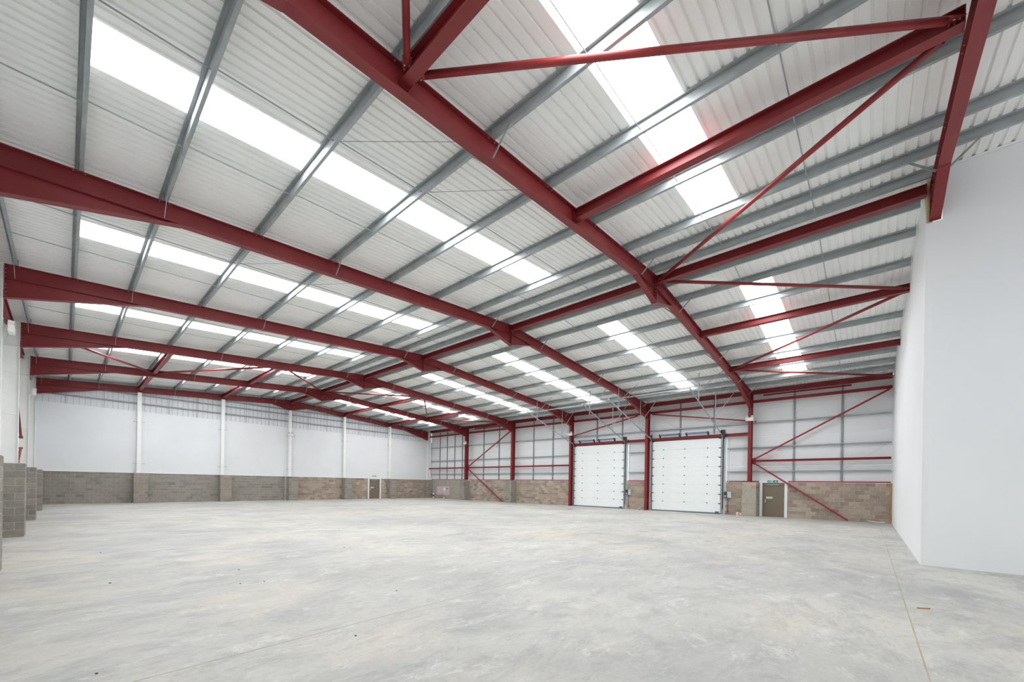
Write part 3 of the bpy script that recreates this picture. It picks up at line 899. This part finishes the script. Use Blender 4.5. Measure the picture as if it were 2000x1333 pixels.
# ================================================================== LOADING DOORS
def sectional_door(y0, y1, label, which):
    """y0 (right jamb as seen) .. y1; panels at x = XW + 0.03"""
    xf, top = XW - 0.02, 5.36
    o = thing('sectional_door', (xf, (y0 + y1) / 2, 0), label, 'loading door', 'white sectional loading doors')
    n, ph = 8, 0.655
    zs = [0.095] + [0.75 + ph * i for i in range(7)] + [top]
    for i in range(8):
        z0, z1 = zs[i], zs[i + 1]
        mb = MB()
        mb.box(xf, y0 + 0.03, z0 + 0.002, xf + 0.045, y1 - 0.03, z1 - 0.002)
        p = mb.obj('door_panel', 'door_leaf', o)
        # end hinges and the small hinge plates on the joint
        if i < 7:
            for f in (0.18, 0.5, 0.82):
                yy = y0 + (y1 - y0) * f
                MB().box(xf - 0.012, yy - 0.035, z1 - 0.035, xf, yy + 0.035, z1 + 0.035).tube((xf - 0.02, yy - 0.04, z1), (xf - 0.02, yy + 0.04, z1), 0.012, 6).obj('hinge', 'greytext', p)
        for yy in (y0 + 0.06, y1 - 0.06):
            MB().box(xf - 0.02, yy - 0.06, z1 - 0.06, xf, yy + 0.06, z1 - 0.005).tube((xf - 0.03, yy - 0.11, z1 - 0.03), (xf - 0.03, yy + 0.11, z1 - 0.03), 0.022, 8).obj('roller_hinge', 'dark', p)
    MB().box(xf + 0.046, y0 + 0.02, 0.03, xf + 0.06, y1 - 0.02, top).obj('light_block_backing', 'boxgrey', o)  # added backing sheet, blocks daylight leaking through the panel joints
    MB().box(xf + 0.002, y0 + 0.0, 0.0, xf + 0.04, y1, 0.05).obj('bottom_seal', 'black', o)
    MB().box(xf - 0.006, y0 + 0.02, 0.05, xf + 0.045, y1 - 0.02, 0.098).obj('bottom_rail', 'boxgrey', o)
    MB().box(xf - 0.05, y0 - 0.0, top + 0.0, xf + 0.06, y1, top + 0.05).obj('head_seal', 'black', o)
    # jamb tracks, curve and inclined tracks following up under the roof
    xe = 24.05 if which == 1 else 23.6
    for yy, s in ((y0 - 0.06, -1), (y1 + 0.06, 1)):
        mb = MB()
        mb.box(xf - 0.05, yy - 0.035, 0.0, xf + 0.05, yy + 0.035, top)
        if s < 0: mb.box(xf + 0.0, yy - 0.095, 0.0, xf + 0.08, yy - 0.015, top + 0.2)
        mb.obj('jamb_track', 'galv', o)
        MB().box(xf - 0.03, yy - 0.045 - s * 0.05, 0.0, xf - 0.015, yy - 0.03 - s * 0.05, top).obj('edge_seal', 'black', o)
        pts = []
        for i in range(6):
            t = i / 5.0
            pts.append((xf - 0.02 - 0.42 * t * t, yy, top - 0.05 + 0.33 * math.sin(t * math.pi / 2.2)))
        mb = MB()
        for a, b in zip(pts[:-1], pts[1:]):
            mb.bar(a, b, 0.055, 0.055, (0, 1, 0))
        a, b = Vector(pts[-1]), Vector((xe, yy, 7.50))
        mb.bar(a, b, 0.055, 0.055, (0, 1, 0))
        mb.obj('inclined_track', 'galv', o)
        MB().bar(b - Vector((0.05, 0, -0.02)), b + Vector((1.0, 0, -0.32)), 0.05, 0.05, (0, 1, 0)).obj('track_bumper', 'galvdark', o)
        MB().box(b.x - 0.08, yy - 0.05, b.z - 0.05, b.x, yy + 0.05, b.z + 0.06).obj('track_end_stop', 'boxgrey', o)
        # hangers
        for hx, zb in ((25.1, 6.95), (28.62, 5.95)):
            t = (hx - a.x) / (b.x - a.x)
            zt_ = ZR(hx) + 0.02
            hy = yy + s * 0.06 if which == 2 else yy - s * 0.07
            MB().box(hx - 0.02, hy - 0.02, zb, hx + 0.02, hy + 0.02, zt_).obj('hanger', 'galv', o)
            MB().bar((hx, hy, zb + (0.65 if hx < 27 else 0.6)), (hx + 0.1, hy - 1.35, zt_ - 0.0), 0.035, 0.012, (1, 0, 0)).obj('hanger_stay', 'galv', o)
        # orange label on the jamb
        MB().box(xf - 0.056, yy - 0.03 - s * 0.02, 1.02, xf - 0.05, yy + 0.04 - s * 0.02, 1.18).obj('warning_label', 'orange', o)
    # tie between the inclined tracks
    zt_ = 7.45
    MB().box(xe + 0.10, y0 - 0.1, zt_ + 0.02, xe + 0.14, y1 + 0.1, zt_ + 0.07).obj('track_tie', 'galv', o)
    # torsion springs on their shaft over the lintel
    xs, zs_ = xf - 0.17, 5.78
    MB().tube((xs, y0 - 0.30, zs_), (xs, y1 + 0.12, zs_), 0.014, 8).obj('spring_shaft', 'galv', o)
    L = y1 - y0
    for a, b in ((0.13, 0.43), (0.53, 0.83)):
        ya, yb = y0 + L * (1 - b), y0 + L * (1 - a)
        sp = MB()
        nturn = 34
        for i in range(nturn):
            y_ = ya + (yb - ya) * i / nturn
            sp.tube((xs, y_, zs_), (xs, y_ + (yb - ya) / nturn * 0.72, zs_), 0.070, 12)
        sp.obj('torsion_spring', 'steelblue', o)
        for y_ in (ya, yb):
            MB().tube((xs, y_ - 0.05, zs_), (xs, y_ + 0.05, zs_), 0.085, 12).box(xs - 0.02, y_ - 0.03, zs_ - 0.18, xs + 0.17, y_ + 0.03, zs_ + 0.02).obj('spring_plug', 'dark', o)
    for yy in (y0 - 0.05, y1 + 0.02):
        MB().tube((xs, yy - 0.05, zs_), (xs, yy + 0.05, zs_), 0.11, 14).box(xs - 0.02, yy - 0.01, zs_ - 0.25, xs + 0.17, yy + 0.01, zs_ + 0.12).obj('cable_drum', 'dark', o)
    # drive unit by the right-hand jamb
    mb = MB()
    mb.box(xs - 0.09, y0 - 0.27, zs_ - 0.20, xs + 0.09, y0 - 0.12, zs_ + 0.10)
    mb.tube((xs, y0 - 0.195, zs_ - 0.5), (xs, y0 - 0.195, zs_ - 0.2), 0.075, 12)
    mb.obj('drive_unit', 'dark', o)
    MB().box(xf - 0.02, y0 - 0.22, 0.0, xf + 0.04, y0 - 0.165, 5.6).obj('jamb_cover', 'boxgrey', o)
    MB().box(xf - 0.075, y0 - 0.165, 0.35, xf - 0.045, y0 - 0.125, 5.55).obj('drive_chain_guard', 'dark', o)
    MB().box(xf - 0.03, y0 + 0.1, 0.09, xf, y0 + 0.34, 0.16).obj('lift_handle', 'black', o)
    return o
# white reveal linings close the wall round the loading door openings
for a, b in ((D2[0] - 0.12, 7.75), (12.62, D2[1] + 0.12), (D1[0] - 0.12, 15.05), (19.80, D1[1] + 0.12)):
    MB().box(XW + 0.045, a, 0, XW + 0.10, b, 5.7).obj('reveal_lining', 'liner', wall_right)
for a, b in ((D2[0] - 0.12, D2[1] + 0.12), (D1[0] - 0.12, D1[1] + 0.12)):
    MB().box(XW + 0.10, a, 5.25, XW + 0.16, b, 5.7).obj('reveal_head', 'liner', wall_right)
sectional_door(7.72, 12.66, 'larger white sectional loading door nearer the brown exit door', 2)
sectional_door(15.02, 19.84, 'smaller-looking white sectional loading door further from the viewer', 1)

def control_box(y, label):
    x = XW - 0.04
    o = thing('door_control', (x, y, 1.15), label, 'control box', 'loading door control boxes')
    MB().box(x - 0.10, y - 0.30, 1.16, x, y - 0.04, 1.58).obj('enclosure', 'boxgrey', o)
    MB().box(x - 0.13, y - 0.02, 1.18, x, y + 0.16, 1.56).obj('switch_unit', 'dark', o)
    MB().box(x - 0.137, y + 0.02, 1.24, x - 0.13, y + 0.12, 1.30).obj('button_label', 'signwhite', o)
    MB().path([(x - 0.03, y - 0.07, 1.16), (x - 0.03, y - 0.07, 0.30)], 0.012).obj('cable', 'black', o)
    MB().path([(x - 0.03, y + 0.05, 1.56), (x - 0.03, y + 0.06, 2.1), (x - 0.03, y - 0.12, 2.32), (x - 0.03, y - 0.14, 5.4)], 0.016).obj('conduit', 'boxgrey', o)
    MB().box(x - 0.06, y - 0.12, 0.19, x, y - 0.02, 0.30).tube((x - 0.06, y - 0.07, 0.24), (x - 0.13, y - 0.07, 0.22), 0.035, 10).obj('wall_plug', 'signalred', o)
    return o
control_box(7.32, 'grey control box with black switch beside the larger loading door')
control_box(14.62, 'grey control box with black switch beside the smaller loading door')

# ================================================================== PERSONNEL DOORS
def pdoor(name, axis, a0, a1, face, inward, top, hinge_low):
    d = struct(name, ((face, (a0 + a1) / 2, 0) if axis == 'y' else ((a0 + a1) / 2, face, 0)))
    fw = 0.14
    def B(u0, u1, d0, d1, z0, z1, mb=None):
        mb = mb or MB()
        p0, p1 = face - inward * d0 * -1, face - inward * d1 * -1
        if axis == 'y': return mb.box(p0, u0, z0, p1, u1, z1)
        return mb.box(u0, p0, z0, u1, p1, z1)
    # frame jambs and head stand a little proud of the wall
    B(a0 - fw, a0 + 0.01, 0.03, -0.12, 0, top + 0.02).obj('frame_jamb', 'frame_white', d)
    B(a1 - 0.01, a1 + fw, 0.03, -0.12, 0, top + 0.02).obj('frame_jamb', 'frame_white', d)
    B(a0 - fw, a1 + fw, 0.03, -0.12, top + 0.02, top + 0.02 + fw).obj('frame_head', 'frame_white', d)
    st = MB()
    B(a0, a0 + 0.06, -0.02, -0.14, 0, top, st); B(a1 - 0.06, a1, -0.02, -0.14, 0, top, st); B(a0, a1, -0.02, -0.14, top - 0.05, top + 0.02, st)
    st.obj('door_lining', 'brown_door', d)
    leaf = B(a0 + 0.065, a1 - 0.065, -0.06, -0.11, 0.012, top - 0.055).obj('door_leaf', 'brown_door', d)
    B(a0, a1, 0.02, -0.14, 0.0, 0.012).obj('threshold', 'galvdark', d)
    uh = a1 - 0.17 if hinge_low else a0 + 0.17
    s = -1 if hinge_low else 1
    mb = MB()
    B(uh - 0.025, uh + 0.025, -0.05, -0.06, 0.93, 1.13, mb)
    B(uh - 0.015 + s * 0.0, uh + 0.015 + s * 0.06, 0.0, -0.02, 1.045, 1.07, mb)
    B(uh - 0.012, uh + 0.012, -0.0, -0.05, 1.045, 1.07, mb)
    mb.obj('lever_handle', 'boxgrey', leaf)
    mid = (a0 + a1) / 2
    B(mid - 0.30, mid + 0.36, 0.01, -0.055, top - 0.135, top - 0.085).obj('door_closer', 'galv', leaf)
    sg0 = (uh + 0.02) if s > 0 else (uh - 0.40)
    if s > 0: sg0 = uh + 0.05
    sign = B(sg0, sg0 + 0.34, -0.05, -0.06, 1.18, 1.30).obj('door_sign', 'signwhite', leaf)
    mb = MB()
    for i in range(8):
        if i == 4: continue
        B(sg0 + 0.03 + i * 0.034, sg0 + 0.054 + i * 0.034, -0.046, -0.05, 1.215, 1.265, mb)
    mb.obj('sign_print', 'greytext', sign)
    for z in (0.3, 1.05, 1.8):
        uu = a0 + 0.065 if hinge_low else a1 - 0.065
        B(uu - 0.012, uu + 0.012, -0.045, -0.065, z, z + 0.1).obj('hinge', 'galv', leaf)
    return d
pdoor('door_1', 'y', PD[0], PD[1], XW, -1, 2.19, True)
pdoor('door_2', 'x', DB[0] + 0.14, DB[1] - 0.14, YB, -1, 2.17, False)
# white band over the far door closes the wall to the liner
MB().box(DB[0], YB + 0.0, 2.19, DB[1], YB + 0.08, 2.28).obj('door_head_panel', 'whitepaint', wall_back)

# ================================================================== EXIT SIGNS
def exit_sign(name, origin, u, out, w, h, label):
    """u: direction of reading, out: outward normal"""
    o0, u, out = Vector(origin), Vector(u), Vector(out)
    s = thing('exit_sign', o0, label, 'sign')
    up = Vector((0, 0, 1))
    def rect(a0, a1, b0, b1, d, t, mat, nm, par=s, extra=None):
        mb = MB()
        def q(a, b, dd): return o0 + u * a + up * b + out * dd
        def prism(poly):
            n = len(poly)
            vs = [q(a, b, d) for a, b in poly] + [q(a, b, d + t) for a, b in poly]
            mb.add(vs, [tuple(range(n)), tuple(reversed(range(n, 2 * n)))] + [(i, n + i, n + (i + 1) % n, (i + 1) % n) for i in range(n)])
        prism([(a0, b0), (a1, b0), (a1, b1), (a0, b1)])
        for e in (extra or []): prism(e)
        return mb.obj(nm, mat, par)
    rect(-w / 2, w / 2, -h / 2, h / 2, 0, 0.012, 'signwhite', 'sign_board')
    k = h
    # three green fields: running figure, doorway, arrow
    f = rect(-w * 0.47, -w * 0.06, -h * 0.42, h * 0.42, 0.012, 0.003, 'green', 'green_field')
    f2 = rect(0.02 * w, w * 0.47, -h * 0.42, h * 0.42, 0.012, 0.003, 'green', 'green_field')
    c = -w * 0.16
    rect(c - 0.14 * k, c + 0.14 * k, -h * 0.34, h * 0.34, 0.015, 0.002, 'signwhite', 'doorway_mark', f)
    c = -w * 0.33
    rect(c - 0.04 * k, c + 0.06 * k, 0.2 * k, 0.33 * k, 0.015, 0.002, 'signwhite', 'running_figure', f,
         [[(c - 0.12 * k, -0.05 * k), (c + 0.03 * k, -0.08 * k), (c + 0.06 * k, 0.18 * k), (c - 0.08 * k, 0.18 * k)],
          [(c - 0.25 * k, -0.34 * k), (c - 0.17 * k, -0.34 * k), (c + 0.0 * k, -0.05 * k), (c - 0.1 * k, -0.05 * k)],
          [(c + 0.06 * k, -0.34 * k), (c + 0.14 * k, -0.34 * k), (c + 0.04 * k, -0.05 * k), (c - 0.05 * k, -0.05 * k)],
          [(c + 0.02 * k, 0.1 * k), (c + 0.2 * k, 0.02 * k), (c + 0.22 * k, 0.08 * k), (c + 0.05 * k, 0.18 * k)],
          [(c - 0.22 * k, 0.0 * k), (c - 0.16 * k, -0.02 * k), (c - 0.05 * k, 0.17 * k), (c - 0.1 * k, 0.18 * k)]])
    c = w * 0.25
    rect(c - 0.34 * k, c + 0.02 * k, -0.07 * k, 0.07 * k, 0.015, 0.002, 'signwhite', 'arrow', f2,
         [[(c + 0.02 * k, -0.28 * k), (c + 0.36 * k, 0.0), (c + 0.02 * k, 0.28 * k)]])
    return s
exit_sign('a', (XW - 0.045, 4.63, 2.30), (0, -1, 0), (-1, 0, 0), 0.62, 0.18, 'green exit sign on the white head of the near brown door')
exit_sign('b', (23.12, YB + 0.018, 2.52), (1, 0, 0), (0, -1, 0), 0.52, 0.15, 'small green exit sign on the white liner above the far brown door')

# ================================================================== EMERGENCY LIGHTS
def twin_light(loc, axis, label, s=1.0):
    """axis: +1 faces -x on the door wall, -1 faces +x on the left wall, 0 faces -y on the gable"""
    x, y, z = loc
    o = thing('emergency_light', loc, label, 'light', 'twin-lamp emergency lights')
    rot = {1: 0, -1: math.pi, 0: math.pi / 2}[axis]
    R = Matrix.Rotation(rot, 4, 'Z')
    def put(mb, nm, mat, par=o):
        mb.v = [tuple(R @ Vector(p) * s + Vector(loc)) for p in mb.v]
        return mb.obj(nm, mat, par)
    put(MB().box(-0.12, -0.23, -0.14, 0.0, 0.23, 0.08), 'battery_case', 'offwhite')
    put(MB().box(-0.125, -0.20, -0.11, -0.12, 0.20, 0.05), 'case_cover', 'offwhite')
    for yy in (-0.14, 0.14):
        h = put(MB().tube((-0.06, yy, 0.08), (-0.06, yy, 0.13), 0.03, 8).tube((0.0, yy, 0.16), (-0.13, yy, 0.14), 0.075, 12), 'lamp_head', 'offwhite')
        put(MB().tube((-0.13, yy, 0.14), (-0.138, yy, 0.139), 0.062, 12), 'lamp_lens', 'lens', h)
    put(MB().path([(-0.02, -0.23, -0.02), (-0.02, -0.34, 0.05), (0.03, -0.40, -0.1), (0.06, -0.36, -0.3)], 0.012), 'supply_cable', 'boxgrey')
    return o
twin_light((XR - 0.005, FY(1), 6.44), 1, 'white twin-lamp light on the red column beside the larger loading door')
twin_light((XR - 0.005, FY(3), 6.44), 1, 'white twin-lamp light on the red column beyond the smaller loading door')
twin_light((XR - 0.005, FY(5), 6.44), 1, 'white twin-lamp light on the red column in the far braced bay')
twin_light((14.25, YB - 0.275, 6.24), 0, 'white twin-lamp light on the middle column of the far end wall')
twin_light((XL + 0.12, FY(3) - 0.10, 6.44), -1, 'white twin-lamp light on the nearest visible column of the left wall')
twin_light((XL + 0.12, FY(5) - 0.10, 6.44), -1, 'white twin-lamp light on the farther column of the left wall')
for p, ax, l in (((14.45, YB - 0.10, 6.36), 0, 'small red sounder beside the twin lamps on the middle end-wall column'), ((XR + 0.25, FY(1) - 0.28, 6.27), 1, 'small red sounder beside the near red column and twin lamps')):
    tag(MB().dome((p[0], p[1], p[2]), 0.06, 12).tube((p[0], p[1], p[2] - 0.04), (p[0], p[1], p[2]), 0.06, 12).obj('alarm_sounder', 'signalred'), l, 'alarm')

# ================================================================== SERVICES IN THE FAR CORNER
mbd = thing('meter_board', (XW - 0.03, 38.5, 0.4), 'pink painted board carrying meters and pipes on the far block wall', 'meter board')
MB().box(XW - 0.05, 37.32, 0.43, XW - 0.01, 39.72, 1.48).obj('backboard', 'pink', mbd)
MB().box(XW - 0.14, 38.1, 0.93, XW - 0.05, 38.36, 1.30).obj('meter', 'offwhite', mbd)
MB().box(XW - 0.13, 38.42, 1.0, XW - 0.05, 38.58, 1.28).obj('meter', 'boxgrey', mbd)
MB().box(XW - 0.07, 37.55, 1.18, XW - 0.05, 37.9, 1.25).obj('meter_tag', 'dark', mbd)
MB().tube((XW - 0.1, 38.25, 0.72), (XW - 0.1, 38.25, 0.93), 0.05, 10).tube((XW - 0.1, 38.55, 0.68), (XW - 0.1, 38.1, 0.68), 0.035, 8).tube((XW - 0.12, 38.62, 0.74), (XW - 0.06, 38.62, 0.74), 0.11, 12).obj('regulator', 'boxgrey', mbd)
MB().path([(XW - 0.1, 38.25, 0.95), (XW - 0.1, 38.1, 0.6), (XW - 0.1, 38.05, 0.46)], 0.02).obj('inlet_pipe', 'offwhite', mbd)
MB().path([(XW - 0.07, 38.65, 0.7), (XW - 0.07, 38.65, 0.2), (XW - 0.1, 38.8, 0.0)], 0.02).obj('service_pipe', 'copper', mbd)
MB().path([(XW - 0.06, 39.15, 0.5), (XW - 0.06, 39.15, 0.0)], 0.02).obj('service_pipe', 'copper', mbd)
sp = thing('stand_pipe', (30.3, 40.0, 0), 'white valve stand pipe with copper arm on the floor in the far corner', 'pipe')
MB().tube((30.3, 40.0, 0), (30.3, 40.0, 0.22), 0.07, 10).tube((30.3, 40.0, 0.42), (30.3, 40.0, 0.62), 0.08, 10).obj('pipe_body', 'offwhite', sp)
MB().tube((30.3, 40.0, 0.22), (30.3, 40.0, 0.42), 0.095, 10).obj('valve_collar', 'dark', sp)
MB().tube((30.3, 40.0, 0.44), (30.3, 40.66, 0.44), 0.03, 8).obj('branch_pipe', 'copper', sp)
bk = thing('plastic_duct_end', (30.4, 37.9, 0), 'white cut duct end lying on the floor under the pink board', 'duct')
MB().tube((30.4, 38.15, 0.05), (30.35, 37.75, 0.16), 0.06, 10).obj('duct_tube', 'offwhite', bk)
MB().tube((30.35, 37.75, 0.16), (30.345, 37.71, 0.171), 0.05, 10).obj('duct_mouth', 'dark', bk)
def coil(x, y, label):
    o = thing('cable_tail', (x, y, 0), label, 'cable', 'white cable tails at the foot of the door wall')
    pts = [(x + 0.06 * math.cos(t * 0.7), y + 0.11 * math.sin(t * 0.7), 0.03 + 0.018 * t) for t in range(10)]
    MB().path(pts, 0.016, 6).obj('cable', 'offwhite', o)
    MB().tube((x, y, 0.0), (x, y, 0.07), 0.04, 8).obj('floor_stub', 'dark', o)
coil(30.1, 13.42, 'white cable tail on the floor at the foot of the column between the doors')
coil(30.3, 33.55, 'white cable tail on the floor beside the far braced pier')
coil(30.3, 26.4, 'white cable tail on the floor beside the pier next to the brace foot')
# white stick and cap at the partition corner
wt = thing('white_conduit_offcut', (30.2, -0.2, 0), 'white conduit offcut lying on the floor in the corner by the timber upright', 'conduit')
MB().path([(30.35, -0.02, 0.10), (30.42, -0.45, 0.04), (30.45, -0.72, 0.06)], 0.022, 8).obj('conduit_tube', 'offwhite', wt)
MB().tube((30.35, -0.02, 0.10), (30.33, 0.06, 0.115), 0.035, 8).obj('coupler', 'boxgrey', wt)
# two small containers beside the near pier
def can(x, y, mat, label):
    o = thing('plastic_container', (x, y, 0), label, 'container', 'plastic containers by the pier')
    mb = MB()
    w = 0.06
    sec = [(0.0, w), (0.17, w), (0.20, w * 0.6), (0.215, w * 0.45)]
    vs = []
    for z, r in sec:
        vs += [(x - r, y - r * 1.25, z), (x + r, y - r * 1.25, z), (x + r, y + r * 1.25, z), (x - r, y + r * 1.25, z)]
    fs = [(3, 2, 1, 0)] + [(4 * j + i, 4 * j + (i + 1) % 4, 4 * j + 4 + (i + 1) % 4, 4 * j + 4 + i) for j in range(3) for i in range(4)] + [(12, 13, 14, 15)]
    mb.add(vs, fs)
    mb.obj('container_body', mat, o)
    MB().tube((x, y, 0.215), (x, y, 0.25), 0.03, 10).obj('cap', 'dark', o)
    MB().box(x - w - 0.003, y - 0.045, 0.05, x - w, y + 0.045, 0.13).obj('container_label', 'signwhite' if mat == 'yellow' else 'boxgrey', o)
can(30.42, 6.40, 'yellow', 'small yellow plastic container standing against the pier beside the loading door')
can(30.45, 6.60, 'offwhite', 'small white plastic container standing beside the yellow one')

# cover plate and stray bits on the slab
cp = thing('floor_cover_plate', (26.1, 17.2, 0), 'small dark metal cover plate in the floor before the smaller loading door', 'cover plate')
MB().box(25.9, 17.05, -0.01, 26.3, 17.4, 0.006).obj('plate', 'dark', cp)
MB().box(26.05, 17.15, 0.006, 26.15, 17.3, 0.012).obj('lifting_key', 'galvdark', cp)
tag(MB().bar((8.93, -0.60, 0.008), (9.03, -0.74, 0.008), 0.022, 0.014).obj('wood_splinter', 'timber'), 'brown wood splinter lying on the floor in front of the partition', 'offcut')
for x, y in ((0.55, 9.89), (2.4, 9.6), (2.1, 8.31), (2.44, 8.18), (6.98, 15.0), (5.24, 10.95), (2.34, 4.56), (0.22, 5.4), (3.78, 5.97), (0.61, 14.1)):
    r = random.uniform(0.012, 0.02)
    mb = MB()
    mb.dome((x, y, 0), r, 7, 2, 0.7)
    mb.v = [(a + random.uniform(-0.003, 0.003), b + random.uniform(-0.003, 0.003), c) for a, b, c in mb.v]
    tag(mb.obj('dirt_crumb', 'dark'), 'tiny dark crumb of dirt on the bare concrete floor', 'crumb', 'dark crumbs on the floor')
